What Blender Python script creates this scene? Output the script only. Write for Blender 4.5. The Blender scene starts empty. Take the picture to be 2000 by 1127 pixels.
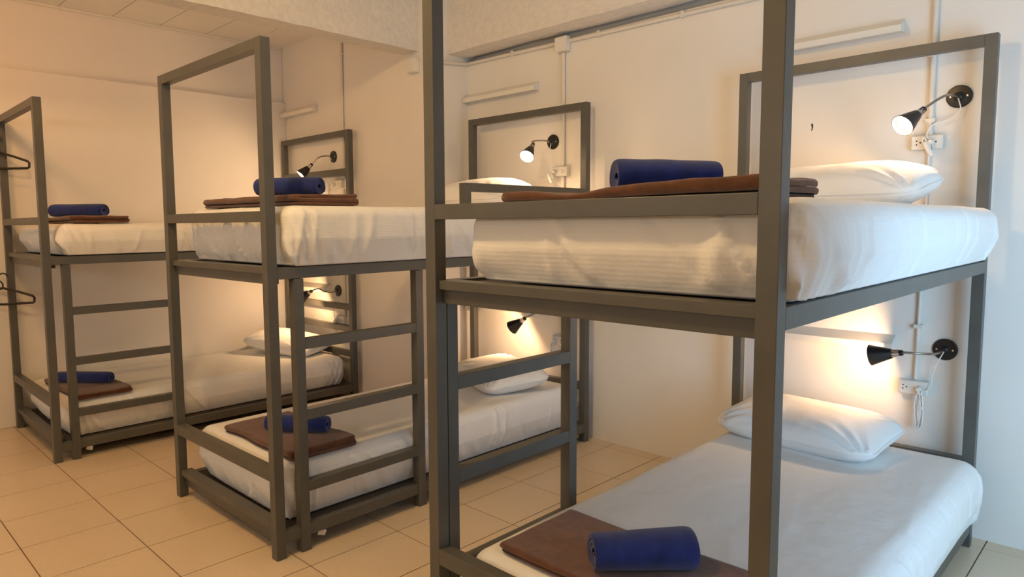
import bpy, math, random
import numpy as np
from mathutils import Vector, Matrix

sc = bpy.context.scene
C = sc.collection

# ------------------------------------------------------------------ camera
cam_d = bpy.data.cameras.new('camera')
cam = bpy.data.objects.new('camera', cam_d)
C.objects.link(cam)
cam_d.sensor_fit = 'HORIZONTAL'
cam_d.sensor_width = 36.0
cam_d.lens = 1345.19 * 36.0 / 2000.0
cam_d.shift_x = 80.83 / 2000.0
cam_d.shift_y = -8.83 / 2000.0
cam_d.clip_start = 0.05
Rv = Vector((0.69976741, 0.71431934, -0.00856982))
Uv = Vector((-0.05673755, 0.06753213, 0.99610254))
Fv = Vector((-0.71211405, 0.69655386, -0.08778551))
cam.matrix_world = Matrix(((Rv.x, Uv.x, -Fv.x, 0.0), (Rv.y, Uv.y, -Fv.y, 0.0), (Rv.z, Uv.z, -Fv.z, 1.374), (0, 0, 0, 1)))
sc.camera = cam

# ------------------------------------------------------------------ colour management, world, room light
sc.view_settings.view_transform = 'Standard'
sc.view_settings.look = 'None'
sc.view_settings.gamma = 1.0
sc.view_settings.use_curve_mapping = False
sc.view_settings.exposure = 0.12
world = bpy.data.worlds.new('world')
sc.world = world
world.use_nodes = True
world.node_tree.nodes['Background'].inputs[0].default_value = (0.55, 0.72, 1.0, 1)
world.node_tree.nodes['Background'].inputs[1].default_value = 0.02

WARM = (1.0, 0.66, 0.36)
def light(name, kind, loc, energy, color, size=0.1, rot=None, size_y=None):
    d = bpy.data.lights.new(name, kind)
    d.energy = energy
    d.color = color
    if kind == 'AREA':
        d.shape = 'RECTANGLE'
        d.size = size
        d.size_y = size_y or size
    else:
        d.shadow_soft_size = size
    o = bpy.data.objects.new(name, d)
    C.objects.link(o)
    o.location = loc
    if rot:
        o.rotation_euler = rot
    return o
# warm ceiling lamps of the aisle, above the picture's upper edge
light('ceiling_lamp_far', 'POINT', (-4.15, 0.20, 2.84), 18, (1.0, 0.45, 0.14), 0.06)
light('ceiling_lamp_near', 'POINT', (-1.90, 0.35, 2.90), 62, (1.0, 0.64, 0.27), 0.08)
# broad neutral fill added behind the camera, standing in for unseen light across the aisle
light('across_aisle_fill', 'AREA', (-2.6, -2.4, 1.85), 22, (0.95, 0.95, 0.90), 5.0, (math.radians(90), 0, 0), 0.5)
# daylight of the window at the right
wl = light('window_daylight', 'AREA', (0.985, 1.75, 1.10), 31, (0.39, 0.69, 1.0), 1.1, (math.radians(90), 0, math.radians(34)), 1.5)
wl.data.spread = math.radians(145)

# ------------------------------------------------------------------ materials
MATS = {}
def mat(name, col, rough=0.6, metal=0.0, bump=0.0, bscale=40.0, var=0.0, vscale=3.0, emis=None, estr=0.0, sheen=0.0, spec=None, bdist=0.004):
    if name in MATS:
        return MATS[name]
    m = bpy.data.materials.new(name)
    m.use_nodes = True
    nt = m.node_tree
    b = nt.nodes['Principled BSDF']
    b.inputs['Base Color'].default_value = (*col, 1)
    b.inputs['Roughness'].default_value = rough
    b.inputs['Metallic'].default_value = metal
    if spec is not None:
        b.inputs['Specular IOR Level'].default_value = spec
    if sheen:
        b.inputs['Sheen Weight'].default_value = sheen
        b.inputs['Sheen Roughness'].default_value = 0.5
    tc = nt.nodes.new('ShaderNodeTexCoord')
    if var:
        n = nt.nodes.new('ShaderNodeTexNoise')
        n.inputs['Scale'].default_value = vscale
        n.inputs['Detail'].default_value = 5
        nt.links.new(tc.outputs['Object'], n.inputs['Vector'])
        r = nt.nodes.new('ShaderNodeValToRGB')
        r.color_ramp.elements[0].position = 0.3
        r.color_ramp.elements[1].position = 0.7
        r.color_ramp.elements[0].color = (*[c * (1 - var) for c in col], 1)
        r.color_ramp.elements[1].color = (*[min(1, c * (1 + var * 0.6)) for c in col], 1)
        nt.links.new(n.outputs['Fac'], r.inputs['Fac'])
        nt.links.new(r.outputs['Color'], b.inputs['Base Color'])
    if bump:
        n2 = nt.nodes.new('ShaderNodeTexNoise')
        n2.inputs['Scale'].default_value = bscale
        n2.inputs['Detail'].default_value = 6
        nt.links.new(tc.outputs['Object'], n2.inputs['Vector'])
        bp = nt.nodes.new('ShaderNodeBump')
        bp.inputs['Strength'].default_value = bump
        bp.inputs['Distance'].default_value = bdist
        nt.links.new(n2.outputs['Fac'], bp.inputs['Height'])
        nt.links.new(bp.outputs['Normal'], b.inputs['Normal'])
    if emis:
        b.inputs['Emission Color'].default_value = (*emis, 1)
        b.inputs['Emission Strength'].default_value = estr
    MATS[name] = m
    return m

M_wall = mat('wall_plaster', (0.81, 0.775, 0.715), 0.75, bump=0.25, bscale=9, var=0.05, vscale=1.4)
M_beam = mat('rough_painted_concrete', (0.76, 0.72, 0.66), 0.8, bump=0.9, bscale=26, var=0.06, vscale=22, bdist=0.014)
M_ceil = mat('ceiling_board', (0.82, 0.78, 0.71), 0.8, bump=0.15, bscale=30)
M_trim = mat('white_trim', (0.78, 0.75, 0.68), 0.5)
M_frame = mat('grey_painted_steel', (0.092, 0.090, 0.078), 0.40, bump=0.12, bscale=60, var=0.12, vscale=8)
M_deck = mat('dark_deck_board', (0.07, 0.055, 0.04), 0.8, var=0.2, vscale=10)
M_grout = mat('floor_grout', (0.20, 0.11, 0.055), 0.9)
M_white = mat('white_plastic', (0.74, 0.71, 0.64), 0.35)
M_cord = mat('white_cord', (0.80, 0.77, 0.70), 0.4)
M_pipe = mat('painted_conduit', (0.74, 0.69, 0.61), 0.5)
M_black = mat('black_metal', (0.012, 0.011, 0.011), 0.35)
M_hanger = mat('black_plastic', (0.010, 0.006, 0.006), 0.4)
M_chrome = mat('chrome', (0.75, 0.72, 0.68), 0.18, metal=1.0)
M_goose = mat('brushed_gooseneck', (0.42, 0.38, 0.33), 0.3, metal=1.0)
M_bulb = mat('lit_bulb', (1, 1, 1), 0.4, emis=(1.0, 0.80, 0.55), estr=14.0)
M_hole = mat('socket_hole', (0.01, 0.01, 0.01), 0.8)
M_brown = mat('brown_blanket', (0.140, 0.058, 0.030), 0.95, bump=0.8, bscale=700, var=0.30, vscale=34, sheen=0.35, spec=0.05, bdist=0.0025)
M_navy = mat('navy_towel', (0.014, 0.030, 0.175), 0.95, bump=0.8, bscale=800, var=0.35, vscale=20, sheen=0.30, spec=0.05, bdist=0.0025)
M_paint_chip = mat('dark_chip', (0.03, 0.025, 0.02), 0.9)

def make_tile():
    m = mat('floor_tile', (0.53, 0.415, 0.29), 0.28, bump=0.06, bscale=25)
    nt = m.node_tree
    b = nt.nodes['Principled BSDF']
    tc = nt.nodes.new('ShaderNodeTexCoord')
    n = nt.nodes.new('ShaderNodeTexNoise')
    n.inputs['Scale'].default_value = 45
    n.inputs['Detail'].default_value = 8
    n2 = nt.nodes.new('ShaderNodeTexNoise')
    n2.inputs['Scale'].default_value = 1.6
    nt.links.new(tc.outputs['Object'], n.inputs['Vector'])
    nt.links.new(tc.outputs['Object'], n2.inputs['Vector'])
    mx = nt.nodes.new('ShaderNodeMath')
    mx.operation = 'ADD'
    nt.links.new(n.outputs['Fac'], mx.inputs[0])
    nt.links.new(n2.outputs['Fac'], mx.inputs[1])
    r = nt.nodes.new('ShaderNodeValToRGB')
    r.color_ramp.elements[0].position = 0.35
    r.color_ramp.elements[1].position = 1.0
    r.color_ramp.elements[0].color = (0.66, 0.525, 0.365, 1)
    r.color_ramp.elements[1].color = (0.74, 0.605, 0.435, 1)
    dv = nt.nodes.new('ShaderNodeMath')
    dv.operation = 'MULTIPLY'
    dv.inputs[1].default_value = 0.7
    nt.links.new(mx.outputs[0], dv.inputs[0])
    nt.links.new(dv.outputs[0], r.inputs['Fac'])
    nt.links.new(r.outputs['Color'], b.inputs['Base Color'])
    return m
M_tile = make_tile()

def make_sheet():
    m = mat('white_sheet', (0.85, 0.84, 0.815), 0.8, spec=0.2)
    nt = m.node_tree
    b = nt.nodes['Principled BSDF']
    tc = nt.nodes.new('ShaderNodeTexCoord')
    w = nt.nodes.new('ShaderNodeTexWave')           # woven satin stripe
    w.wave_type = 'BANDS'
    w.bands_direction = 'Z'
    w.inputs['Scale'].default_value = 26
    w.inputs['Distortion'].default_value = 1.2
    w.inputs['Detail'].default_value = 1
    w.inputs['Detail Scale'].default_value = 0.6
    nt.links.new(tc.outputs['Object'], w.inputs['Vector'])
    n = nt.nodes.new('ShaderNodeTexNoise')
    n.inputs['Scale'].default_value = 14
    n.inputs['Detail'].default_value = 4
    nt.links.new(tc.outputs['Object'], n.inputs['Vector'])
    a = nt.nodes.new('ShaderNodeMath')
    a.operation = 'MULTIPLY_ADD'
    a.inputs[1].default_value = 0.05
    nt.links.new(w.outputs['Fac'], a.inputs[0])
    nt.links.new(n.outputs['Fac'], a.inputs[2])
    mp = nt.nodes.new('ShaderNodeMapping')
    mp.inputs['Rotation'].default_value = (0.5, 0.4, 0.6)
    mp.inputs['Scale'].default_value = (2.2, 7.0, 4.0)
    nt.links.new(tc.outputs['Object'], mp.inputs['Vector'])
    cr = nt.nodes.new('ShaderNodeTexNoise')
    cr.noise_type = 'RIDGED_MULTIFRACTAL'
    cr.inputs['Scale'].default_value = 1.3
    cr.inputs['Detail'].default_value = 3
    cr.inputs['Distortion'].default_value = 0.6
    nt.links.new(mp.outputs['Vector'], cr.inputs['Vector'])
    a2 = nt.nodes.new('ShaderNodeMath')
    a2.operation = 'MULTIPLY_ADD'
    a2.inputs[1].default_value = 0.45
    nt.links.new(cr.outputs['Fac'], a2.inputs[0])
    nt.links.new(a.outputs[0], a2.inputs[2])
    a = a2
    bp = nt.nodes.new('ShaderNodeBump')
    bp.inputs['Strength'].default_value = 0.45
    bp.inputs['Distance'].default_value = 0.010
    nt.links.new(a.outputs[0], bp.inputs['Height'])
    nt.links.new(bp.outputs['Normal'], b.inputs['Normal'])
    return m
M_sheet = make_sheet()
M_case = mat('pillow_cotton', (0.85, 0.84, 0.815), 0.8, bump=0.5, bscale=18, spec=0.2, bdist=0.008)

# ------------------------------------------------------------------ mesh helpers
class MB:
    def __init__(s):
        s.v = []
        s.f = []
    def add(s, verts, faces):
        o = len(s.v)
        s.v += [tuple(map(float, p)) for p in verts]
        s.f += [tuple(i + o for i in f) for f in faces]
        return s
    def box(s, x0, x1, y0, y1, z0, z1):
        v = [(x0, y0, z0), (x1, y0, z0), (x1, y1, z0), (x0, y1, z0), (x0, y0, z1), (x1, y0, z1), (x1, y1, z1), (x0, y1, z1)]
        return s.add(v, [(0, 3, 2, 1), (4, 5, 6, 7), (0, 1, 5, 4), (1, 2, 6, 5), (2, 3, 7, 6), (3, 0, 4, 7)])
    def tube(s, pts, r, seg=10, closed=False, caps=True):
        pts = [Vector(p) for p in pts]
        n = len(pts)
        rs = r if isinstance(r, (list, tuple)) else [r] * n
        prev = None
        rings = []
        for i, p in enumerate(pts):
            if closed:
                t = pts[(i + 1) % n] - pts[i - 1]
            else:
                t = pts[min(i + 1, n - 1)] - pts[max(i - 1, 0)]
            if t.length < 1e-9:
                t = Vector((0, 0, 1))
            t.normalize()
            if prev is None:
                a = Vector((0, 0, 1)) if abs(t.z) < 0.9 else Vector((1, 0, 0))
                u = t.cross(a).normalized()
            else:
                u = (prev - t * prev.dot(t))
                if u.length < 1e-6:
                    u = t.orthogonal()
                u.normalize()
            prev = u
            w = t.cross(u)
            rings.append([p + (u * math.cos(2 * math.pi * k / seg) + w * math.sin(2 * math.pi * k / seg)) * rs[i] for k in range(seg)])
        v = [q for ring in rings for q in ring]
        f = []
        m = n if closed else n - 1
        for i in range(m):
            j = (i + 1) % n
            for k in range(seg):
                l = (k + 1) % seg
                f.append((i * seg + k, i * seg + l, j * seg + l, j * seg + k))
        if caps and not closed:
            f.append(tuple(range(seg))[::-1])
            f.append(tuple((n - 1) * seg + k for k in range(seg)))
        return s.add(v, f)
    def lathe(s, origin, axis, prof, seg=24, closed=True):
        """prof: (distance along axis, radius) pairs"""
        origin = Vector(origin)
        axis = Vector(axis).normalized()
        u = axis.orthogonal().normalized()
        w = axis.cross(u)
        v = []
        for d, r in prof:
            for k in range(seg):
                a = 2 * math.pi * k / seg
                v.append(origin + axis * d + (u * math.cos(a) + w * math.sin(a)) * r)
        f = []
        n = len(prof)
        for i in range(n - 1):
            for k in range(seg):
                l = (k + 1) % seg
                f.append((i * seg + k, i * seg + l, (i + 1) * seg + l, (i + 1) * seg + k))
        if closed:
            f.append(tuple(range(seg))[::-1])
            f.append(tuple((n - 1) * seg + k for k in range(seg)))
        return s.add(v, f)
    def build(s, name, m, parent=None, smooth=False, bevel=0.0, angle=35):
        me = bpy.data.meshes.new(name)
        me.from_pydata(s.v, [], s.f)
        me.validate()
        me.update()
        me.materials.append(m)
        o = bpy.data.objects.new(name, me)
        C.objects.link(o)
        if parent:
            o.parent = parent
        if smooth:
            me.shade_smooth()
            if angle:
                try:
                    me.set_sharp_from_angle(angle=math.radians(angle))
                except Exception:
                    pass
        if bevel:
            b = o.modifiers.new('bevel', 'BEVEL')
            b.width = bevel
            b.segments = 2
            b.limit_method = 'ANGLE'
        return o

def tag(o, label, cat, group=None):
    o['label'] = label
    o['category'] = cat
    if group:
        o['group'] = group
    return o
def thing(name, label, cat, loc=(0, 0, 0), rz=0.0, group=None):
    o = bpy.data.objects.new(name, None)
    o.empty_display_size = 0.05
    C.objects.link(o)
    o.location = loc
    o.rotation_euler = (0, 0, rz)
    return tag(o, label, cat, group)
def struct(name, mb, m, bevel=0.0):
    o = mb.build(name, m, bevel=bevel)
    o['kind'] = 'structure'
    return o
def bez(p, n=8):
    """smooth curve through points (Catmull-Rom)"""
    P = [Vector(q) for q in p]
    P = [P[0] * 2 - P[1]] + P + [P[-1] * 2 - P[-2]]
    out = []
    for i in range(1, len(P) - 2):
        for k in range(n):
            t = k / n
            a, b, c, d = P[i - 1], P[i], P[i + 1], P[i + 2]
            out.append(0.5 * ((2 * b) + (c - a) * t + (2 * a - 5 * b + 4 * c - d) * t * t + (3 * b - a - 3 * c + d) * t ** 3))
    out.append(P[-2])
    return out

def wavy(seed, n=5, f0=2.0, f1=9.0):
    """cheap smooth 2-D noise built from sines"""
    rg = np.random.RandomState(seed)
    ks = rg.uniform(f0, f1, n)
    an = rg.uniform(0, 2 * math.pi, n)
    ph = rg.uniform(0, 2 * math.pi, n)
    def fn(a, b):
        s = 0
        for k, t, p in zip(ks, an, ph):
            s = s + np.sin(k * (a * math.cos(t) + b * math.sin(t)) + p)
        return s / n
    return fn

# ------------------------------------------------------------------ room shell
XL, XR, YF, YB, YP = -5.57, 1.05, -3.0, 3.56, 3.16
XP = -3.65                 # pier corner
ZC = 2.91
b = MB()
b.box(XL - 0.1, XR + 0.1, YF - 0.1, YB + 0.2, -0.12, -0.0025)
fl = struct('floor', b, M_grout)
fl.data.materials.append(M_tile)
xs = [XR + 0.1, 0.98, 0.615, 0.25, -0.115, -0.49, -0.878, -1.267, -1.656, -2.045, -2.37, -2.66, -3.019, -3.388, -3.757, -4.128, -4.49, -4.85, -5.21, XL - 0.1]
ys = [YB + 0.1, 3.47, 3.068, 2.672, 2.257, 1.845, 1.400, 0.995, 0.602, 0.20, -0.205, -0.61, -1.01, -1.42, -1.82, -2.23, -2.63, YF - 0.1]
tv = MB()
g = 0.0026
for i in range(len(xs) - 1):
    for j in range(len(ys) - 1):
        tv.box(xs[i + 1] + g, xs[i] - g, ys[j + 1] + g, ys[j] - g, -0.006, 0.0)
me = fl.data
v0 = [tuple(v.co) for v in me.vertices]
f0 = [tuple(p.vertices) for p in me.polygons]
off = len(v0)
me2 = bpy.data.meshes.new('floor')
me2.from_pydata(v0 + tv.v, [], f0 + [tuple(i + off for i in f) for f in tv.f])
me2.materials.append(M_grout)
me2.materials.append(M_tile)
for k, p in enumerate(me2.polygons):
    p.material_index = 0 if k < len(f0) else 1
fl.data = me2

b = MB()
b.box(XP, XR + 0.1, YB, YB + 0.12, 0, 2.525)
b.box(XP, XR + 0.1, YB + 0.06, YB + 0.18, 2.525, 3.1)
struct('wall_back', b, M_wall)
b = MB()
b.box(XL - 0.1, XP, YP, YB + 0.18, 0, 3.1)
struct('wall_pier', b, M_wall, bevel=0.012)
b = MB()
b.box(XL - 0.1, XL + 0.035, YF, YP, 0, 2.44)
b.box(XL - 0.1, XL, YF, YP, 2.44, 3.1)
struct('wall_left', b, M_wall, bevel=0.006)
b = MB()
b.box(XR, XR + 0.12, YF, 1.05, 0, 3.1)
b.box(XR, XR + 0.12, 2.45, YB + 0.1, 0, 3.1)
b.box(XR, XR + 0.12, 1.05, 2.45, 0, 0.33)
b.box(XR, XR + 0.12, 1.05, 2.45, 2.03, 3.1)
struct('wall_right', b, M_wall)
b = MB()
for q in ((1.05, 1.09, 0.33, 2.03), (2.41, 2.45, 0.33, 2.03), (1.09, 2.41, 0.33, 0.37), (1.09, 2.41, 1.99, 2.03), (1.73, 1.77, 0.37, 1.99)):
    b.box(XR + 0.03, XR + 0.08, q[0], q[1], q[2], q[3])
struct('window_1', b, M_trim)
struct('wall_front', MB().box(XL - 0.1, XR + 0.1, YF - 0.1, YF, 0, 3.1), M_wall)
b = MB()
yy = [YP + 0.05, 2.83, 2.475, 2.116, 1.775, 1.425, 1.075, 0.72, 0.37, 0.02, -0.33, -0.68, -1.03, -1.38, -1.73, -2.08, -2.43, -2.78, YF - 0.1]
b.box(XL - 0.1, -3.6, YF - 0.1, YP + 0.1, ZC + 0.012, ZC + 0.12)
for k in range(len(yy) - 1):
    b.box(XL - 0.05, -3.6, yy[k + 1] + 0.003, yy[k] - 0.003, ZC, ZC + 0.013)
b.box(-3.7, XR + 0.1, YF - 0.1, YB + 0.2, 3.05, 3.15)
struct('ceiling', b, M_ceil)
# rough cast beams
def rough_box(mb, x0, x1, y0, y1, z0, z1, seed, step=0.05, amp=0.004):
    rg = random.Random(seed)
    nz = wavy(seed, 6, 6, 30)
    n = [max(1, int(round((q1 - q0) / step))) for q0, q1 in ((x0, x1), (y0, y1), (z0, z1))]
    def face(fn, nu, nv, flip):
        v = []
        for i in range(nu + 1):
            for j in range(nv + 1):
                v.append(fn(i / nu, j / nv))
        f = []
        for i in range(nu):
            for j in range(nv):
                q = (i * (nv + 1) + j, (i + 1) * (nv + 1) + j, (i + 1) * (nv + 1) + j + 1, i * (nv + 1) + j + 1)
                f.append(q if not flip else q[::-1])
        mb.add(v, f)
    L = lambda a, c, t: a + (c - a) * t
    w = lambda a, c: float(nz(a, c)) * amp
    face(lambda s, t: (L(x0, x1, s), L(y0, y1, t), z0 + w(L(x0, x1, s), L(y0, y1, t))), n[0], n[1], True)
    face(lambda s, t: (L(x0, x1, s), L(y0, y1, t), z1), n[0], n[1], False)
    face(lambda s, t: (L(x0, x1, s), y0 + w(L(x0, x1, s), L(z0, z1, t)) * (t > 0), L(z0, z1, t) + (w(L(x0, x1, s), y0) if t == 0 else 0)), n[0], n[2], False)
    face(lambda s, t: (L(x0, x1, s), y1, L(z0, z1, t) + (w(L(x0, x1, s), y1) if t == 0 else 0)), n[0], n[2], True)
    face(lambda s, t: (x0, L(y0, y1, s), L(z0, z1, t) + (w(x0, L(y0, y1, s)) if t == 0 else 0)), n[1], n[2], True)
    face(lambda s, t: (x1 + w(L(y0, y1, s), L(z0, z1, t)) * (t > 0), L(y0, y1, s), L(z0, z1, t) + (w(x1, L(y0, y1, s)) if t == 0 else 0)), n[1], n[2], False)
b = MB()
rough_box(b, -3.885, -3.725, YF, 3.40, 2.56, 3.06, 4, 0.035, 0.0055)
struct('trim_1', b, M_beam)
b = MB()
rough_box(b, -3.74, XR, 3.365, 3.555, 2.561, 3.06, 9, 0.035, 0.0055)
struct('trim_2', b, M_beam)
# plastic edge strip of the ceiling along the left wall
b = MB()
b.box(XL + 0.001, XL + 0.022, YF, YP, 2.892, ZC)
struct('trim_3', b, M_trim, bevel=0.003)

# ------------------------------------------------------------------ bunk beds
T = 0.0433
def bar(parent, name, x0, x1, y0, y1, z0, z1):
    return MB().box(x0, x1, y0, y1, z0, z1).build(name, M_frame, parent, bevel=0.0014)
def bunk(loc, rz, W, L, H, label, ladder_side, l0, l1, guard=None, head_extra=(), hd=1.0):
    t = thing('bunk_bed', label, 'bunk bed', (*loc, 0), rz, 'grey steel bunk beds')
    ga = 0.0001
    for x in (0, W - T):
        for y in (0, L - T):
            bar(t, 'post', x, x + T, y, y + T, 0, H)
    a, c = T + ga, W - T - ga
    for y in (0, L - T):
        bar(t, 'top_bar', a, c, y, y + T, H - T, H)
    # foot end
    bar(t, 'foot_rail', a, c, 0, T, 1.386, 1.4295)
    bar(t, 'foot_rail', a, c, 0, T, 0.328, 0.378)
    bar(t, 'deck_lip', a, c, 0.013, T + 0.03, 1.1785, 1.2055)
    bar(t, 'deck_beam', a, c, 0.031, T + 0.03, 1.135, 1.178)
    bar(t, 'deck_lip', a, c, 0.010, T + 0.02, 0.112, 0.141)
    bar(t, 'deck_beam', a, c, 0.030, T + 0.02, 0.060, 0.1115)
    # head end
    bar(t, 'head_rail', a, c, L - T, L, 0.330, 0.375)
    bar(t, 'head_rail', a, c, L - T, L, 1.156, 1.203)
    bar(t, 'head_rail', a, c, L - T, L, 0.062, 0.112)
    for z0, z1 in head_extra:
        bar(t, 'head_rail', a, c, L - T, L, z0, z1)
    # long sides
    for x in (0, W - T):
        bar(t, 'side_rail', x, x + T, T + ga, L - T - ga, 1.156, 1.203)
        bar(t, 'side_rail', x + 0.002, x + T - 0.002, T + ga, L - T - ga, 0.063, 0.112)
    # decks that carry the mattresses
    for z in (1.178, 0.094):
        MB().box(T + 0.001, W - T - 0.001, T + 0.032, L - T - 0.002, z, z + 0.016).build('deck_board', M_deck, t)
    # ladder frame
    x = 0 if ladder_side < 0 else W - T
    ox = -0.003 if ladder_side < 0 else 0.003
    p = MB()
    p.box(x + ox, x + T + ox, l0, l1 + T, 1.156 - 0.0005, 1.2035)
    # the ladder is an upside-down U hanging off the upper deck
    lad = MB().box(x + ox, x + T + ox, l0, l0 + T, 0, 1.1545).build('ladder', M_frame, t, bevel=0.0014)
    MB().box(x + ox, x + T + ox, l1, l1 + T, 0, 1.1545).build('ladder_post', M_frame, lad, bevel=0.0014)
    for z0, z1 in ((0.860, 0.9035), (0.562, 0.6055), (0.2545, 0.297)):
        MB().box(x + ox, x + T + ox, l0 + T + ga, l1 - ga, z0, z1).build('rung', M_frame, lad, bevel=0.0014)
    if guard:
        gx = W - T
        gd = MB().box(gx, gx + T, guard[0], guard[0] + T, 1.2035, guard[1]).build('guard_rail', M_frame, t, bevel=0.0014)
        MB().box(gx, gx + T, guard[0] + T + ga, L - T - ga, guard[1] - T, guard[1]).build('guard_bar', M_frame, gd, bevel=0.0014)
    return t

A0 = (-1.571, 1.3485); B0 = (-3.5004, 1.3087); C0 = (-5.5131, 1.0027)
bunk(A0, 0, 1.0401, 2.1265, 2.105, 'nearest grey steel bunk bed, at the right of the room, ladder on its left side', -1, 0.049, 0.6568)
bunk(B0, math.radians(0.68), 1.0064, 2.1734, 2.097, 'middle grey steel bunk bed with a short guard rail beside its upper pillow', 1, 0.1156, 0.7645, guard=(1.099, 1.5777))
bunk(C0, math.radians(-0.55), 1.0306, 2.1191, 2.098, 'farthest grey steel bunk bed, against the left wall, with hangers at its foot post', 1, 0.0964, 0.7107,
     guard=(1.09, 1.556), head_extra=((1.752, 1.806), (0.700, 0.745), (0.528, 0.574)))

# ------------------------------------------------------------------ mattresses in fitted sheets
def mattress(x0, x1, y0, y1, z0, z1, label, seed, r=0.05, sag=0.0, folds=1.0, step=0.0085):
    cx, cy, cz = (x0 + x1) / 2, (y0 + y1) / 2, z0
    hx, hy, hz = (x1 - x0) / 2, (y1 - y0) / 2, (z1 - z0) / 2
    nx, ny, nz = int(2 * hx / step / 1.6), int(2 * hy / step), int(2 * hz / step * 1.3)
    # unique surface lattice points of a box
    V = []; F = []; idx = {}
    def vid(i, j, k):
        q = (i, j, k)
        if q not in idx:
            idx[q] = len(V)
            V.append(q)
        return idx[q]
    for i in range(nx):
        for j in range(ny):
            F.append((vid(i, j, nz), vid(i + 1, j, nz), vid(i + 1, j + 1, nz), vid(i, j + 1, nz)))
            F.append((vid(i, j, 0), vid(i, j + 1, 0), vid(i + 1, j + 1, 0), vid(i + 1, j, 0)))
    for i in range(nx):
        for k in range(nz):
            F.append((vid(i, 0, k), vid(i + 1, 0, k), vid(i + 1, 0, k + 1), vid(i, 0, k + 1)))
            F.append((vid(i, ny, k), vid(i, ny, k + 1), vid(i + 1, ny, k + 1), vid(i + 1, ny, k)))
    for j in range(ny):
        for k in range(nz):
            F.append((vid(0, j, k), vid(0, j, k + 1), vid(0, j + 1, k + 1), vid(0, j + 1, k)))
            F.append((vid(nx, j, k), vid(nx, j + 1, k), vid(nx, j + 1, k + 1), vid(nx, j, k + 1)))
    P = np.array(V, float)
    P = P / np.array([nx, ny, nz]) * 2 - 1
    P = P * np.array([hx, hy, hz])
    core = np.clip(P, [-hx + r, -hy + r, -hz + r * 0.6], [hx - r, hy - r, hz - r])
    d = P - core
    n = np.linalg.norm(d, axis=1, keepdims=True)
    nn = np.where(n > 1e-9, d / np.maximum(n, 1e-9), 0)
    Q = core + nn * np.minimum(n, r) 
    edge = (n[:, 0] > 1e-9)
    Q = np.where(edge[:, None], core + nn * r * np.maximum(np.abs(d).max(axis=1, keepdims=True) / r, 0), Q)
    h = (Q[:, 2] + hz) / (2 * hz)
    rg = np.random.RandomState(seed)
    # outward direction of the sides
    sx = np.where(np.abs(nn[:, 0]) > 0.15, nn[:, 0], 0)
    sy = np.where(np.abs(nn[:, 1]) > 0.15, nn[:, 1], 0)
    side = np.clip(np.hypot(sx, sy), 0, 1)
    D = np.zeros(len(Q))
    D += side * 0.010 * np.sin(np.pi * np.clip(h, 0, 1)) - side * 0.030 * np.clip(0.45 - h, 0, 1) / 0.45
    # diagonal folds, running down the sides
    def ridges(s, length, mask, rr, count, amp):
        out = np.zeros(len(Q))
        for _ in range(count):
            c = rr.uniform(0.02, length - 0.02)
            k = rr.uniform(-0.06, 0.22)
            w = rr.uniform(0.006, 0.022)
            a = rr.uniform(0.3, 1.0) * amp * rr.choice([1, 1, -0.7])
            u = (s - c - k * (1 - h)) / w
            env = np.clip(1.25 - h * rr.uniform(0.6, 1.3), 0, 1) * np.clip(h * 6, 0.15, 1)
            out += a * np.exp(-u * u) * env
        return out * mask
    sidex = (np.abs(nn[:, 0]) > 0.7) & (np.abs(nn[:, 2]) < 0.75)
    sidey = (np.abs(nn[:, 1]) > 0.7) & (np.abs(nn[:, 2]) < 0.75)
    D += ridges(Q[:, 1] + hy, 2 * hy, sidex * 1.0, rg, int(22 * folds), 0.014)
    D += ridges(Q[:, 0] + hx, 2 * hx, sidey * 1.0, rg, int(11 * folds), 0.021)
    # gathered tuck at the four corners
    for qx in (-1, 1):
        for qy in (-1, 1):
            dist = np.hypot(Q[:, 0] - qx * hx, Q[:, 1] - qy * hy)
            ang = (Q[:, 1] - qy * hy) * qy * -1
            e = np.exp(-(dist / 0.13) ** 2) * np.clip(1.1 - h, 0, 1)
            D += 0.008 * folds * e * np.sin(ang * 130 + h * 9 + seed) * side
    nz1 = wavy(seed + 1, 6, 3, 12)
    nz2 = wavy(seed + 2, 7, 14, 42)
    top = np.clip(nn[:, 2], 0, 1)
    inner = (~edge) | (top > 0.5)
    Q = Q + np.stack([nn[:, 0], nn[:, 1], np.zeros(len(Q))], 1) * D[:, None]
    flat = (P[:, 2] > hz - 1e-6)
    wr = nz1(Q[:, 0] * 1.0, Q[:, 1]) * 0.0035 + nz2(Q[:, 0], Q[:, 1] * 0.5) * 0.0012
    # a few long straight creases on the top
    for _ in range(int(7 * folds)):
        c0 = rg.uniform(-hx, hx); k = rg.uniform(-0.5, 0.5); w = rg.uniform(0.006, 0.014)
        yc = rg.uniform(-hy, hy)
        u = (Q[:, 0] - c0 - k * (Q[:, 1] - yc)) / w
        wr = wr + 0.0022 * np.exp(-u * u) * np.exp(-((Q[:, 1] - yc) / 0.35) ** 2)
    Q[:, 2] += wr * np.clip((h - 0.6) * 2.5, 0, 1)
    # the edge of the top falls away a little
    ex = np.maximum(np.abs(Q[:, 0]) / hx, np.abs(Q[:, 1]) / hy)
    Q[:, 2] -= sag * np.clip((ex - 0.75) * 4, 0, 1) ** 2 * np.clip(h, 0, 1)
    Q[:, 2] += hz
    Q[:, 2] = np.maximum(Q[:, 2], 0.0)
    mb = MB()
    mb.v = [tuple(p) for p in Q.tolist()]
    mb.f = F
    o = mb.build('mattress', M_sheet, smooth=True, angle=0)
    o.location = (cx, cy, cz)
    tag(o, label, 'mattress', 'mattresses in white fitted sheets')
    return o
mA_up = mattress(-1.428, -0.497, 1.400, 3.415, 1.2065, 1.420, 'white-sheeted upper mattress of the nearest bunk bed', 11, r=0.052)
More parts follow.
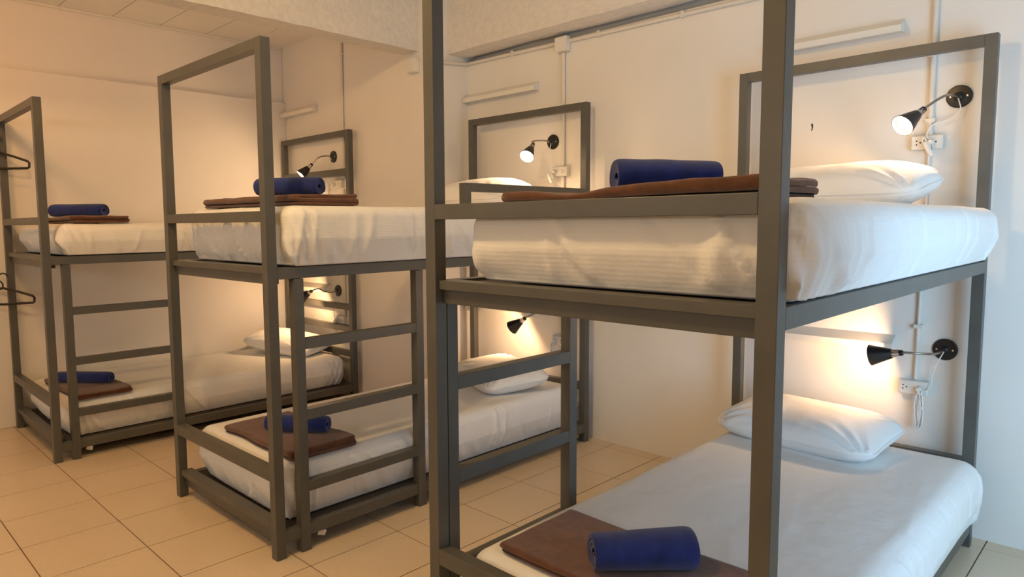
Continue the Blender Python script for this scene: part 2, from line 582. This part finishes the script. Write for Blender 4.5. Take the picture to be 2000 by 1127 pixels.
mA_lo = mattress(-1.465, -0.500, 1.400, 3.415, 0.1125, 0.388, 'white-sheeted lower mattress of the nearest bunk bed', 23, r=0.065, sag=0.004)
mB_up = mattress(-3.420, -2.448, 1.405, 3.425, 1.2065, 1.452, 'white-sheeted upper mattress of the middle bunk bed', 37, r=0.045, folds=1.4)
mB_lo = mattress(-3.410, -2.560, 1.395, 3.415, 0.1125, 0.368, 'white-sheeted lower mattress of the middle bunk bed', 41, r=0.05)
mC_up = mattress(-5.440, -4.450, 1.085, 3.060, 1.2065, 1.392, 'white-sheeted upper mattress of the bunk bed by the left wall', 53, r=0.05, folds=1.2)
mC_lo = mattress(-5.440, -4.540, 1.090, 3.040, 0.1125, 0.338, 'white-sheeted lower mattress of the bunk bed by the left wall', 67, r=0.05)
# paper care tags that hang below two lower mattresses
def care_tag(m, x, y, z, rz):
    b = MB()
    b.box(-0.017, 0.017, -0.0015, 0.0015, -0.028, 0.0)
    o = b.build('care_tag', M_white, m)
    o.location = (x - m.location.x, y - m.location.y, z - m.location.z)
    o.rotation_euler = (0.3, 0.25, rz)
    o['label'] = 'white paper care tag hanging from the mattress'

care_tag(mB_lo, -2.505, 1.545, 0.062, math.radians(75))
care_tag(mC_lo, -4.495, 1.185, 0.062, math.radians(75))

# ------------------------------------------------------------------ pillows
def pillow(cx, cy, z, a, bb, th, rz, tilt, label, seed, n=64, roll=0.0):
    u = np.linspace(-1, 1, n + 1)
    U, Vv = np.meshgrid(u, u, indexing='ij')
    prof = np.clip((1 - np.abs(U) ** 3.0) * (1 - np.abs(Vv) ** 2.6), 0, 1) ** 0.52
    X = a * U * (1 - 0.05 * (1 - Vv ** 2) * np.abs(U) ** 3) * np.sqrt(1 - 0.24 * Vv ** 8)
    Y = bb * Vv * (1 - 0.07 * (1 - U ** 2) * np.abs(Vv) ** 3) * np.sqrt(1 - 0.24 * U ** 8)
    w1 = wavy(seed, 6, 6, 18)
    w2 = wavy(seed + 5, 6, 18, 50)
    wr = (w1(X, Y) * 0.009 + w2(X, Y) * 0.0028) * np.clip(prof * 3, 0, 1)
    for qx in (-1, 1):
        for qy in (-1, 1):
            ang = np.arctan2(Vv - qy, U - qx)
            dist = np.hypot(U - qx, Vv - qy)
            wr = wr + 0.009 * np.sin(ang * 17 + seed) * np.exp(-(dist / 0.55) ** 2) * np.clip(dist * 4, 0, 1) * np.clip(prof * 4, 0, 1)
    Zt = 0.40 * th + 0.62 * th * prof + wr
    Zb = 0.40 * th - 0.40 * th * np.clip(prof * 1.5, 0, 1) + wr * 0.2
    edge = (np.abs(U) > 0.999) | (np.abs(Vv) > 0.999)
    m = (n + 1)
    vt = np.stack([X, Y, Zt], -1).reshape(-1, 3)
    vb = np.stack([X, Y, Zb], -1).reshape(-1, 3)
    verts = vt.tolist()
    mapb = {}
    e = edge.reshape(-1)
    for i in range(m * m):
        if e[i]:
            verts[i][2] = 0.40 * th
            mapb[i] = i
        else:
            mapb[i] = len(verts)
            verts.append(vb[i].tolist())
    F = []
    for i in range(n):
        for j in range(n):
            q = (i * m + j, (i + 1) * m + j, (i + 1) * m + j + 1, i * m + j + 1)
            F.append(q)
            F.append(tuple(mapb[k] for k in q[::-1]))
    mb = MB()
    mb.v = verts
    mb.f = F
    o = mb.build('pillow', M_case, smooth=True, angle=0)
    # seam flange around the rim
    rim = [(i, 0) for i in range(n)] + [(n, j) for j in range(n)] + [(n - i, n) for i in range(n)] + [(0, n - j) for j in range(n)]
    pts = [verts[i * m + j] for i, j in rim]
    MB().tube(pts, 0.0035, 6, closed=True).build('seam', M_case, o, smooth=True)
    R = Matrix.Rotation(rz, 4, 'Z') @ Matrix.Rotation(tilt, 4, 'X') @ Matrix.Rotation(roll, 4, 'Y')
    lo = min((R @ Vector(v)).z for v in verts)
    o.rotation_euler = R.to_euler()
    o.location = (cx, cy, z - lo - 0.006)
    tag(o, label, 'pillow', 'white pillows')
    return o
pillow(-1.00, 3.16, 1.420, 0.345, 0.235, 0.165, math.radians(-2), math.radians(9), 'plump white pillow on the upper mattress of the nearest bunk bed', 3)
pillow(-1.115, 3.20, 0.388, 0.355, 0.225, 0.145, math.radians(-5), math.radians(6), 'white pillow on the lower mattress of the nearest bunk bed', 8)
pillow(-3.13, 3.17, 1.452, 0.335, 0.225, 0.190, math.radians(-3), math.radians(6), 'white pillow behind the guard rail, on the middle bunk\'s upper mattress', 15)
pillow(-2.93, 3.11, 0.368, 0.345, 0.225, 0.135, math.radians(-24), math.radians(6), 'white pillow on the lower mattress of the middle bunk bed', 21)
pillow(-5.04, 2.83, 0.338, 0.335, 0.215, 0.130, math.radians(20), math.radians(5), 'white pillow on the lower mattress of the bunk by the left wall', 29, roll=math.radians(6))

# ------------------------------------------------------------------ folded brown blankets
def blanket(cx, cy, z, lx, wy, rz, label, seed, layers=3, th=0.0145, ramp=0.0, dip=0.0):
    rg = random.Random(seed)
    gap = th * 1.06
    # centre line of the folded strip in the (y, z) plane
    line = []
    hw = wy / 2 - gap / 2
    N = 28
    for k in range(layers):
        zc = th / 2 + k * gap
        d = 1 if k % 2 == 0 else -1
        for i in range(N + 1):
            line.append((-d * hw + 2 * d * hw * i / N, zc))
        if k < layers - 1:
            for i in range(1, 6):
                a = math.pi * i / 6
                line.append((d * (hw + math.sin(a) * gap / 2), zc + gap / 2 - math.cos(a) * gap / 2))
    n = len(line)
    def nrm(i):
        p0 = line[max(i - 1, 0)]
        p1 = line[min(i + 1, n - 1)]
        t = (p1[0] - p0[0], p1[1] - p0[1])
        l = math.hypot(*t) or 1
        return (-t[1] / l, t[0] / l)
    a = []; c = []
    for i in range(n):
        q = nrm(i)
        a.append((line[i][0] + q[0] * th / 2 * 0.86, line[i][1] + q[1] * th / 2 * 0.86))
        c.append((line[i][0] - q[0] * th / 2 * 0.86, line[i][1] - q[1] * th / 2 * 0.86))
    poly = a + [(line[-1][0] + (0.006 if layers % 2 else -0.006), line[-1][1])] + c[::-1] + [(line[0][0] - 0.006, line[0][1])]
    K = 64
    w1 = wavy(seed, 5, 5, 14)
    w2 = wavy(seed + 9, 6, 20, 60)
    V = []
    m = len(poly)
    H = th + (layers - 1) * gap
    xs_ = []
    for k in range(K + 1):
        s = k / K
        # denser rings near both ends to round them
        s = 0.5 - 0.5 * math.cos(math.pi * s)
        s = 0.55 * s + 0.45 * (k / K)
        xs_.append(s)
    for s in xs_:
        x = -lx / 2 + lx * s
        e = min(s, 1 - s) * lx
        rnd = min(1.0, e / 0.018)
        rnd = math.sqrt(1 - (1 - rnd) ** 2)
        for (y, zz) in poly:
            f = zz / H
            puff = 1.0 + 0.20 * float(w1(x, y * 1.2)) * f + ramp * max(0.0, s - 0.35) / 0.65 - dip * math.exp(-((s - 0.32) / 0.13) ** 2)
            rd = 0.012 * (1 - rnd)
            ec = math.sqrt(max(0.0, 1 - (1 - min(1.0, e / 0.035)) ** 2))
            ysh = y * (0.93 + 0.07 * ec) + 0.011 * float(w1(x * 1.5 + 3, f * 0.3 + (1.3 if y > 0 else 0)))
            zsh = zz * puff * (0.86 + 0.14 * rnd) + float(w2(x, y)) * 0.0022 * f
            lay = math.floor(zz / gap + 1e-6)
            xo = 0.006 * math.sin(lay * 2.1 + seed) * (1 if s > 0.5 else -1) * (1 - rnd)
            V.append((x + xo + 0.004 * float(w2(y, s)) * (1 - rnd), ysh, max(zsh, 0.0)))
    F = []
    for k in range(K):
        for i in range(m):
            j = (i + 1) % m
            F.append((k * m + i, (k + 1) * m + i, (k + 1) * m + j, k * m + j))
    # end caps made of strip quads so the folds show
    na = len(a)
    for k, fl_ in ((0, False), (K, True)):
        o_ = k * m
        for i in range(na - 1):
            q = (o_ + i, o_ + i + 1, o_ + (m - 2) - i - 1, o_ + (m - 2) - i)
            F.append(q if fl_ else q[::-1])
        for q in ((o_ + na - 1, o_ + na, o_ + na + 1), (o_ + m - 2, o_ + m - 1, o_ + 0)):
            F.append(q if fl_ else q[::-1])
    mb = MB()
    mb.v = V
    mb.f = F
    o = mb.build('blanket', M_brown, smooth=True, angle=60)
    o.location = (cx, cy, z)
    o.rotation_euler = (0, 0, rz)
    tag(o, label, 'blanket', 'folded brown blankets')
    return o, H

# ------------------------------------------------------------------ rolled navy towels
def roll(p0, p1, z, r, label, seed, winds=3.1, th=0.0150, taper=0.0):
    p0 = Vector((p0[0], p0[1], z)); p1 = Vector((p1[0], p1[1], z))
    L = (p1 - p0).length
    ax = (p1 - p0).normalized()
    rz = math.atan2(ax.y, ax.x)
    w1 = wavy(seed, 5, 6, 16)
    w2 = wavy(seed + 3, 6, 30, 70)
    n = int(winds * 30)
    a = []; c = []
    for i in range(n + 1):
        t = i / n
        ang = -math.pi * 0.30 + 2 * math.pi * winds * t
        rr = (r - th / 2) - (r - th * 1.2) * t * 0.96
        for arr, o_ in ((a, th * 0.37), (c, -th * 0.37)):
            q = rr + o_
            if t < 0.015 and arr is a:
                q = rr
            y = q * math.cos(ang)
            zz = q * math.sin(ang)
            zz = zz * (0.93 if zz < 0 else 1.0)
            arr.append((y * 1.05, max(zz, -r * 0.90)))
    poly = a + c[::-1]
    m = len(poly)
    K = 36
    V = []
    for k in range(K + 1):
        s = k / K
        s = 0.6 * (0.5 - 0.5 * math.cos(math.pi * s)) + 0.4 * s
        x = L * s
        e = min(s, 1 - s) * L
        rnd = min(1.0, e / 0.030)
        rnd = math.sqrt(max(0, 1 - (1 - rnd) ** 2))
        for i, (y, zz) in enumerate(poly):
            rad = math.hypot(y, zz) / r
            sc_ = (1 + taper * (s - 0.5)) * (0.88 + 0.12 * rnd) + 0.060 * float(w1(x * 1.3, math.atan2(zz, y) * 0.06)) * min(1, rad)
            dz = float(w2(x, i * 0.01)) * 0.0011
            xin = (1 - rad) * 0.010 * (1 - rnd) * (1 if s < 0.5 else -1)
            V.append((x + xin, y * sc_, zz * sc_ + dz))
    F = []
    for k in range(K):
        for i in range(m):
            j = (i + 1) % m
            F.append((k * m + i, k * m + j, (k + 1) * m + j, (k + 1) * m + i))
    for k, fl_ in ((0, True), (K, False)):
        o_ = k * m
        for i in range(len(a) - 1):
            q = (o_ + i, o_ + i + 1, o_ + m - 2 - i, o_ + m - 1 - i)
            F.append(q if fl_ else q[::-1])
    mb = MB()
    mb.v = V
    mb.f = F
    o = mb.build('rolled_towel', M_navy, smooth=True, angle=60)
    lo = min(v[2] for v in V)
    o.location = (p0.x, p0.y, z - lo)
    o.rotation_euler = (0, 0, rz)
    tag(o, label, 'towel', 'rolled navy blue towels')
    return o
BL = 'folded brown blanket '
RT = 'rolled navy blue towel '
_, h = blanket(-0.985, 1.625, 1.4200, 0.74, 0.33, 0.03, BL + 'on the foot of the nearest bunk\'s upper mattress', 5, th=0.0142, ramp=0.26, dip=0.34)
roll((-1.032, 1.535), (-0.850, 1.745), 1.4120 + h * 0.92, 0.0495, RT + 'on the upper blanket of the nearest bunk bed', 5, taper=-0.14)
_, h = blanket(-1.03, 1.625, 0.3905, 0.68, 0.35, 0.0, BL + 'on the foot of the nearest bunk\'s lower mattress', 6, th=0.0098)
roll((-1.072, 1.503), (-0.884, 1.718), 0.3905 + h * 0.97, 0.065, RT + 'lying across the lower blanket of the nearest bunk bed', 7, taper=0.14)
_, h = blanket(-2.905, 1.60, 1.4545, 0.80, 0.32, 0.05, BL + 'on the foot of the middle bunk\'s upper mattress', 7, th=0.0150)
roll((-2.845, 1.475), (-2.575, 1.625), 1.4545 + h * 0.98, 0.048, RT + 'on the upper blanket of the middle bunk bed', 9)
_, h = blanket(-2.88, 1.61, 0.3705, 0.62, 0.34, 0.0, BL + 'on the foot of the middle bunk\'s lower mattress', 8, th=0.0120)
roll((-2.955, 1.535), (-2.715, 1.720), 0.3705 + h * 0.97, 0.047, RT + 'on the lower blanket of the middle bunk bed', 11)
_, h = blanket(-4.86, 1.31, 1.3945, 0.76, 0.33, 0.0, BL + 'on the upper mattress of the bunk by the left wall', 9, th=0.0135)
roll((-4.945, 1.165), (-4.650, 1.385), 1.3945 + h * 0.98, 0.048, RT + 'on the upper blanket of the bunk by the left wall', 13)
_, h = blanket(-4.86, 1.285, 0.3405, 0.66, 0.32, 0.03, BL + 'on the lower mattress of the bunk by the left wall', 10, th=0.0115)
roll((-4.980, 1.150), (-4.720, 1.390), 0.3405 + h * 0.97, 0.044, RT + 'on the lower blanket of the bunk by the left wall', 15)

# ------------------------------------------------------------------ battens on the wall
def batten(x0, x1, yw, Z, label):
    pr = [(yw - 0.0005, Z), (yw - 0.0005, Z - 0.060), (yw - 0.060, Z - 0.064), (yw - 0.060, Z - 0.034)]
    v = [(x, y, z) for x in (x0, x1) for y, z in pr]
    b = MB().add(v, [(0, 1, 2, 3), (7, 6, 5, 4), (0, 4, 5, 1), (1, 5, 6, 2), (2, 6, 7, 3), (3, 7, 4, 0)])
    o = b.build('wall_batten', M_trim, bevel=0.002)
    tag(o, label, 'batten', 'white battens fixed to the wall')
batten(-1.45, -0.886, YB, 2.256, 'white wall batten above the upper lamp of the nearest bunk bed')
batten(-1.45, -0.866, YB, 0.850, 'white wall batten behind the lower lamp of the nearest bunk bed')
batten(-3.645, -2.980, YB, 2.301, 'white wall batten above the head of the middle bunk bed')
batten(-3.645, -3.020, YB, 0.800, 'white wall batten above the lower pillow of the middle bunk bed')
batten(XL + 0.036, -5.024, YP, 2.370, 'white wall batten in the corner above the farthest bunk bed')
batten(XL + 0.036, -4.895, YP, 0.878, 'white wall batten over the lower bunk by the left wall')

# ------------------------------------------------------------------ conduit, boxes, outlets
def pipe(pts, r, label, clips=()):
    o = MB().tube(pts, r, 12).build('conduit_pipe', M_pipe, smooth=True)
    for cxx, cyy, czz, dr in clips:
        if dr == 'v':
            MB().box(cxx - 0.018, cxx + 0.018, cyy - 0.014, cyy + 0.014, czz - 0.009, czz + 0.009).build('pipe_clip', M_pipe, o, bevel=0.002)
        else:
            MB().box(cxx - 0.010, cxx + 0.010, cyy - 0.014, cyy + 0.014, czz - 0.018, czz + 0.018).build('pipe_clip', M_pipe, o, bevel=0.002)
    tag(o, label, 'conduit')
pw = YB - 0.013
pipe([(-3.66, YP - 0.012, 2.475), (-3.636, YP - 0.010, 2.478), (-3.636, YP + 0.02, 2.480), (-3.636, 3.52, 2.512), (-3.630, pw - 0.004, 2.516), (-3.60, pw, 2.516), (XR, pw, 2.470)], 0.0115, 'white conduit running along the top of the back wall, right under the concrete beam',
     clips=[(x, pw + 0.001, 2.516 - (x + 3.6) * 0.00929, 'h') for x in (-3.2, -2.5, -1.95, -1.3)])
pipe([(-2.770, pw, 2.44), (-2.770, pw, 1.735)], 0.012, 'white vertical conduit above the upper socket of the middle bunk bed')
pipe([(-2.770, pw, 1.665), (-2.770, pw, 0.635)], 0.012, 'white vertical conduit below the upper socket of the middle bunk bed')
pipe([(-0.770, pw, 2.56), (-0.770, pw, 1.737)], 0.011, 'white vertical conduit above the upper socket of the nearest bunk bed', clips=[(-0.770, pw + 0.001, 1.80, 'v'), (-0.770, pw + 0.001, 2.08, 'v')])
pipe([(-0.770, pw, 1.675), (-0.780, pw, 0.662)], 0.0065, 'white vertical conduit joining the two sockets of the nearest bunk bed', clips=[(-0.777, pw + 0.001, 0.90, 'v')])
pp = YP - 0.013
pipe([(-4.640, pp, 2.905), (-4.650, pp, 1.735)], 0.011, 'white vertical conduit on the pier above the farthest bunk bed', clips=[(-4.641, pp + 0.001, 2.70, 'v')])
pipe([(-4.655, pp, 1.655), (-4.680, pp, 0.635)], 0.011, 'white vertical conduit behind the head of the farthest bunk bed')

def jbox(x0, x1, y0, y1, z0, z1, label):
    o = MB().box(x0, x1, y0, y1, z0, z1).build('junction_box', M_trim, bevel=0.004)
    MB().box(x0 + 0.006, x1 - 0.006, y0 - 0.003, y0, z0 + 0.006, z1 - 0.006).build('cover', M_trim, o, bevel=0.001)
    tag(o, label, 'junction box')
jbox(-2.812, -2.722, YB - 0.05, YB - 0.0005, 2.445, 2.535, 'white junction box on the back wall above the middle bunk bed')
jbox(-3.800, -3.715, YP - 0.05, YP - 0.0005, 2.415, 2.510, 'white junction box on the pier, at the end of the concrete beam')

def outlet(xc, yw, zc, label, w=0.118, hh=0.062, holes=True):
    t = MB().box(xc - w / 2, xc + w / 2, yw - 0.030, yw - 0.0005, zc - hh / 2, zc + hh / 2).build('wall_socket', M_white, bevel=0.003)
    MB().box(xc - w / 2 + 0.004, xc + w / 2 - 0.004, yw - 0.033, yw - 0.030, zc - hh / 2 + 0.004, zc + hh / 2 - 0.004).build('cover_plate', M_white, t, bevel=0.001)
    for dx in (-0.030, 0.028):
        h_ = MB()
        for ox, oz in ((-0.007, 0.008), (-0.007, -0.008), (0.007, 0)):
            h_.lathe((xc + dx + ox, yw - 0.0335, zc + oz), (0, 1, 0), [(0, 0.0032), (0.002, 0.0032)], 10)
        h_.build('socket_holes', M_hole, t)
    tag(t, label, 'socket')
outlet(-0.777, YB, 1.706, 'white double wall socket under the upper lamp of the nearest bunk bed')
outlet(-0.785, YB, 0.625, 'white double wall socket under the lower lamp of the nearest bunk bed')
outlet(-2.785, YB, 1.700, 'white wall socket beside the upper lamp of the middle bunk bed')
outlet(-2.790, YB, 0.600, 'white wall socket under the lower lamp of the middle bunk bed')
outlet(-4.720, YP, 1.695, 'white wall socket under the upper lamp of the farthest bunk bed')
outlet(-4.725, YP, 0.600, 'white wall socket under the lower lamp of the farthest bunk bed')

# ------------------------------------------------------------------ reading lamps
def lamp(plate, path, neck, rim, label, cord, bundle=None, power=4.0, r_rim=0.047, yw=None, shade_len=0.085):
    """plate: centre on the wall; path: gooseneck points; neck: start of the lamp head; rim: centre of the opening"""
    yw = yw or YB
    t = thing('reading_lamp', label, 'lamp', (plate[0], yw, plate[1]), 0, 'black gooseneck reading lamps')
    loc = Vector((plate[0], yw, plate[1]))
    L = lambda p: Vector(p) - loc
    MB().lathe((0, -0.0005, 0), (0, -1, 0), [(0, 0.047), (0.006, 0.047), (0.010, 0.043), (0.012, 0.020), (0.018, 0.014), (0.022, 0.008)], 36).build('wall_plate', M_black, t, smooth=True)
    for dx in (-0.030, 0.030):
        sc1 = MB()
        sc1.lathe((dx, -0.010, 0.0), (0, -1, 0), [(0, 0.0045), (0.003, 0.004), (0.0035, 0.001)], 12)
        sc1.build('plate_screw', M_chrome, t, smooth=True)
    neck = Vector(neck); rim = Vector(rim)
    ax = (rim - neck).normalized()
    apex = rim - ax * shade_len            # narrow end of the shade
    holder = apex - ax * 0.040
    g = [L((plate[0], yw - 0.018, plate[1]))] + [L(p) for p in path] + [L(holder - ax * 0.012), L(holder)]
    MB().tube(bez(g, 10), 0.0052, 10).build('gooseneck', M_goose, t, smooth=True)
    # bulb holder: black ring, chrome ribs, black collar
    h_ = MB()
    h_.lathe(L(holder), ax, [(-0.004, 0.008), (0.0, 0.0125), (0.012, 0.0135), (0.013, 0.010)], 20)
    u = ax.orthogonal().normalized(); w = ax.cross(u)
    o = h_.build('lamp_collar', M_black, t, smooth=True)
    rb = MB()
    rb.lathe(L(holder), ax, [(0.012, 0.009), (0.042, 0.011)], 16)
    for k in range(8):
        a = 2 * math.pi * k / 8
        q = (u * math.cos(a) + w * math.sin(a))
        rb.tube([L(holder) + ax * 0.010 + q * 0.0128, L(holder) + ax * 0.044 + q * 0.0165], 0.0019, 6)
    rb.build('vented_neck', M_chrome, t, smooth=True)
    MB().lathe(L(apex), ax, [(0.0, 0.012), (0.0, 0.0195), (0.004, 0.0215), (shade_len, r_rim), (shade_len, r_rim - 0.0022), (0.006, 0.0185), (0.004, 0.012)], 40, closed=False).build('lamp_shade', M_black, t, smooth=True)
    MB().lathe(L(apex), ax, [(0.010, 0.012), (0.025, 0.014), (0.040, 0.024), (0.056, 0.0335), (0.068, 0.0345), (0.076, 0.026), (0.079, 0.012), (0.0795, 0.001)], 28).build('bulb', M_bulb, t, smooth=True)
    ld = bpy.data.lights.new('bulb_light', 'POINT')
    ld.energy = power * (0.82 if plate[1] > 1.3 else 0.62)
    ld.color = (1.0, 0.64, 0.36) if plate[1] > 1.3 else (1.0, 0.59, 0.29)
    ld.shadow_soft_size = 0.014
    lo = bpy.data.objects.new('bulb_light', ld)
    C.objects.link(lo)
    lo.parent = t
    lo.location = L(rim + ax * 0.003)
    lo.rotation_euler = ax.to_track_quat('-Z', 'Y').to_euler()
    c = [L(p) for p in cord]
    cd = MB().tube(bez(c, 8), 0.0026, 8)
    cd.build('power_cord', M_cord, t, smooth=True)
    if bundle:
        bx, bz, length, lean, kind = bundle
        rg = random.Random(int(abs(bx * 1000)))
        tg = MB()
        for q in range(4):
            pts = []
            off_ = rg.uniform(-0.006, 0.006)
            for s in range(9):
                f = s / 8
                ang = 2 * math.pi * f
                pts.append(L((bx + lean * (0.5 - 0.5 * math.cos(ang)) * length + off_ + 0.010 * math.sin(ang) + rg.uniform(-0.003, 0.003), yw - 0.042 - 0.004 * q, bz - (0.5 - 0.5 * math.cos(ang)) * length + rg.uniform(-0.004, 0.004))))
            tg.tube(bez(pts, 5), 0.0026, 6)
        # binding turns
        for q in range(3):
            pts = []
            for s in range(13):
                ang = 2 * math.pi * s / 12
                pts.append(L((bx + lean * length * 0.4 + 0.013 * math.cos(ang), yw - 0.046 + 0.012 * math.sin(ang), bz - length * 0.4 - 0.006 * q)))
            tg.tube(pts, 0.0026, 6)
        tg.build('cord_bundle', M_cord, t, smooth=True)
        if kind == 'switch':
            sw = MB()
            p0 = L((bx + lean * length * 0.2, yw - 0.056, bz - length * 0.35))
            p1 = p0 + Vector((0.030, -0.004, -0.062))
            sw.tube([p0, p0 + (p1 - p0) * 0.15, p0 + (p1 - p0) * 0.85, p1], [0.006, 0.011, 0.010, 0.006], 12)
            sw.build('cord_switch', M_cord, t, smooth=True)
    # plug in the socket
    e = Vector(cord[-1])
    MB().lathe(L(e + Vector((0, 0.012, 0))), (0, -1, 0), [(0, 0.012), (0.020, 0.011), (0.026, 0.006)], 14).build('plug', M_white, t, smooth=True)
    return t

ys_ = YB - 0.046
lamp((-0.672, 1.890), [(-0.690, 3.44, 1.884), (-0.715, 3.40, 1.866)], (-0.745, 3.36, 1.835), (-0.806, 3.26, 1.755),
     'lit black reading lamp of the nearest upper bunk, its bulb glowing towards the aisle',
     [(-0.672, 3.535, 1.880), (-0.664, 3.52, 1.86), (-0.660, 3.52, 1.83), (-0.690, 3.53, 1.800), (-0.735, 3.53, 1.788), (-0.765, 3.525, 1.770), (-0.775, 3.518, 1.735), (-0.757, 3.510, 1.706)],
     bundle=(-0.785, 1.725, 0.055, 0.5, 'switch'), power=10.5)
lamp((-0.676, 0.807), [(-0.690, 3.46, 0.800), (-0.730, 3.400, 0.803)], (-0.789, 3.380, 0.803), (-0.918, 3.385, 0.775),
     'black reading lamp of the nearest lower bunk, its shade turned sideways along the wall',
     [(-0.676, 3.535, 0.800), (-0.685, 3.51, 0.770), (-0.700, 3.52, 0.735), (-0.712, 3.525, 0.690), (-0.714, 3.520, 0.650), (-0.730, 3.515, 0.620), (-0.757, 3.510, 0.625)],
     bundle=(-0.752, 0.615, 0.165, 0.0, 'knot'), power=10.5)
lamp((-2.860, 1.895), [(-2.855, 3.46, 1.896), (-2.880, 3.42, 1.895), (-2.900, 3.395, 1.888)], (-2.885, 3.385, 1.868), (-2.863, 3.300, 1.786),
     'lit black reading lamp above the middle upper bunk, glowing straight at the camera',
     [(-2.860, 3.535, 1.885), (-2.856, 3.52, 1.84), (-2.850, 3.52, 1.78), (-2.850, 3.52, 1.72), (-2.815, 3.51, 1.700)],
     bundle=(-2.865, 1.705, 0.045, 0.9, 'switch'), power=10.5)
lamp((-2.861, 0.816), [(-2.865, 3.47, 0.812), (-2.895, 3.42, 0.787)], (-2.940, 3.380, 0.757), (-3.046, 3.360, 0.682),
     'black reading lamp above the pillow of the middle lower bunk',
     [(-2.861, 3.535, 0.806), (-2.850, 3.52, 0.76), (-2.840, 3.53, 0.70), (-2.842, 3.53, 0.64), (-2.815, 3.51, 0.600)],
     bundle=(-2.83, 0.60, 0.10, 0.0, 'knot'), power=10.5)
lamp((-4.802, 1.920), [(-4.800, 3.09, 1.922), (-4.815, 3.04, 1.912), (-4.830, 3.01, 1.890)], (-4.845, 2.985, 1.856), (-4.878, 2.900, 1.766),
     'lit black reading lamp of the farthest upper bunk, seen above the navy towel',
     [(-4.802, 3.135, 1.910), (-4.800, 3.12, 1.86), (-4.810, 3.12, 1.80), (-4.800, 3.12, 1.72), (-4.765, 3.12, 1.68), (-4.745, 3.11, 1.695)],
     bundle=(-4.81, 1.70, 0.09, 0.0, 'knot'), power=10.5, yw=YP)
lamp((-4.783, 0.832), [(-4.788, 3.09, 0.822), (-4.792, 3.03, 0.838), (-4.785, 2.97, 0.862)], (-4.775, 2.930, 0.862), (-4.916, 2.900, 0.790),
     'black reading lamp of the farthest lower bunk, on a wavy gooseneck',
     [(-4.783, 3.135, 0.822), (-4.790, 3.12, 0.76), (-4.800, 3.12, 0.68), (-4.785, 3.12, 0.62), (-4.750, 3.11, 0.600)],
     bundle=(-4.77, 0.60, 0.12, -0.25, 'switch'), power=15.0, yw=YP)

# ------------------------------------------------------------------ hangers at the far bunk's foot post
def hanger(ax_, ay, az, dx, dy, label, half=0.185):
    d = Vector((dx, dy, 0)).normalized()
    t = thing('clothes_hanger', label, 'hanger', (ax_, ay, az), 0, 'black plastic hangers')
    hk = [(0, 0), (0, 0.035), (-0.020, 0.060), (-0.018, 0.090), (0.004, 0.104), (0.026, 0.095), (0.030, 0.080)]
    MB().tube(bez([d * a + Vector((0, 0, z)) for a, z in hk], 6), 0.0052, 8).build('hook', M_hanger, t, smooth=True)
    pts = [(0, 0.006), (half * 0.5, -0.022), (half * 0.94, -0.052), (half, -0.064), (half * 0.985, -0.092), (half * 0.94, -0.098), (0, -0.104)]
    left = [(-a, z) for a, z in pts[1:-1]][::-1]
    loop = [d * a + Vector((0, 0, z)) for a, z in pts + left]
    MB().tube(loop, 0.0080, 8, closed=True).build('shoulder_frame', M_hanger, t, smooth=True)
    # peg on the bed post that carries the hanger
    return t
hanger(-5.448, 0.988, 1.862, 0.10, 0.17, 'upper of two black hangers on the farthest bunk, at the left edge')
hanger(-5.448, 0.968, 0.965, 0.10, 0.17, 'lower of two black hangers on the farthest bunk, at the left edge')
for z in (1.955, 1.058):
    o = MB().lathe((-5.449, 0.995, z), (-1, 0.0, 0), [(-0.010, 0.004), (-0.010, 0.003), (0.016, 0.003), (0.018, 0.001)], 10).build('hanger_peg', M_black, smooth=True)
    tag(o, 'small peg on the far bunk\'s foot post holding the %s hanger' % ('upper' if z > 1.5 else 'lower'), 'peg')

# chipped spot of paint on the back wall
o = MB().add([(-1.268, YB - 0.0012, 1.838), (-1.260, YB - 0.0012, 1.842), (-1.257, YB - 0.0012, 1.825), (-1.261, YB - 0.0012, 1.808), (-1.266, YB - 0.0012, 1.806), (-1.263, YB - 0.0012, 1.822),
              (-1.268, YB - 0.0002, 1.838), (-1.260, YB - 0.0002, 1.842), (-1.257, YB - 0.0002, 1.825), (-1.261, YB - 0.0002, 1.808), (-1.266, YB - 0.0002, 1.806), (-1.263, YB - 0.0002, 1.822)],
             [(0, 1, 2, 3, 4, 5), (11, 10, 9, 8, 7, 6)] + [(i, i + 6, (i + 1) % 6 + 6, (i + 1) % 6) for i in range(6)]).build('wall_chip', M_paint_chip)
tag(o, 'small dark chip in the back wall between nearest bunk\'s head posts', 'chip')
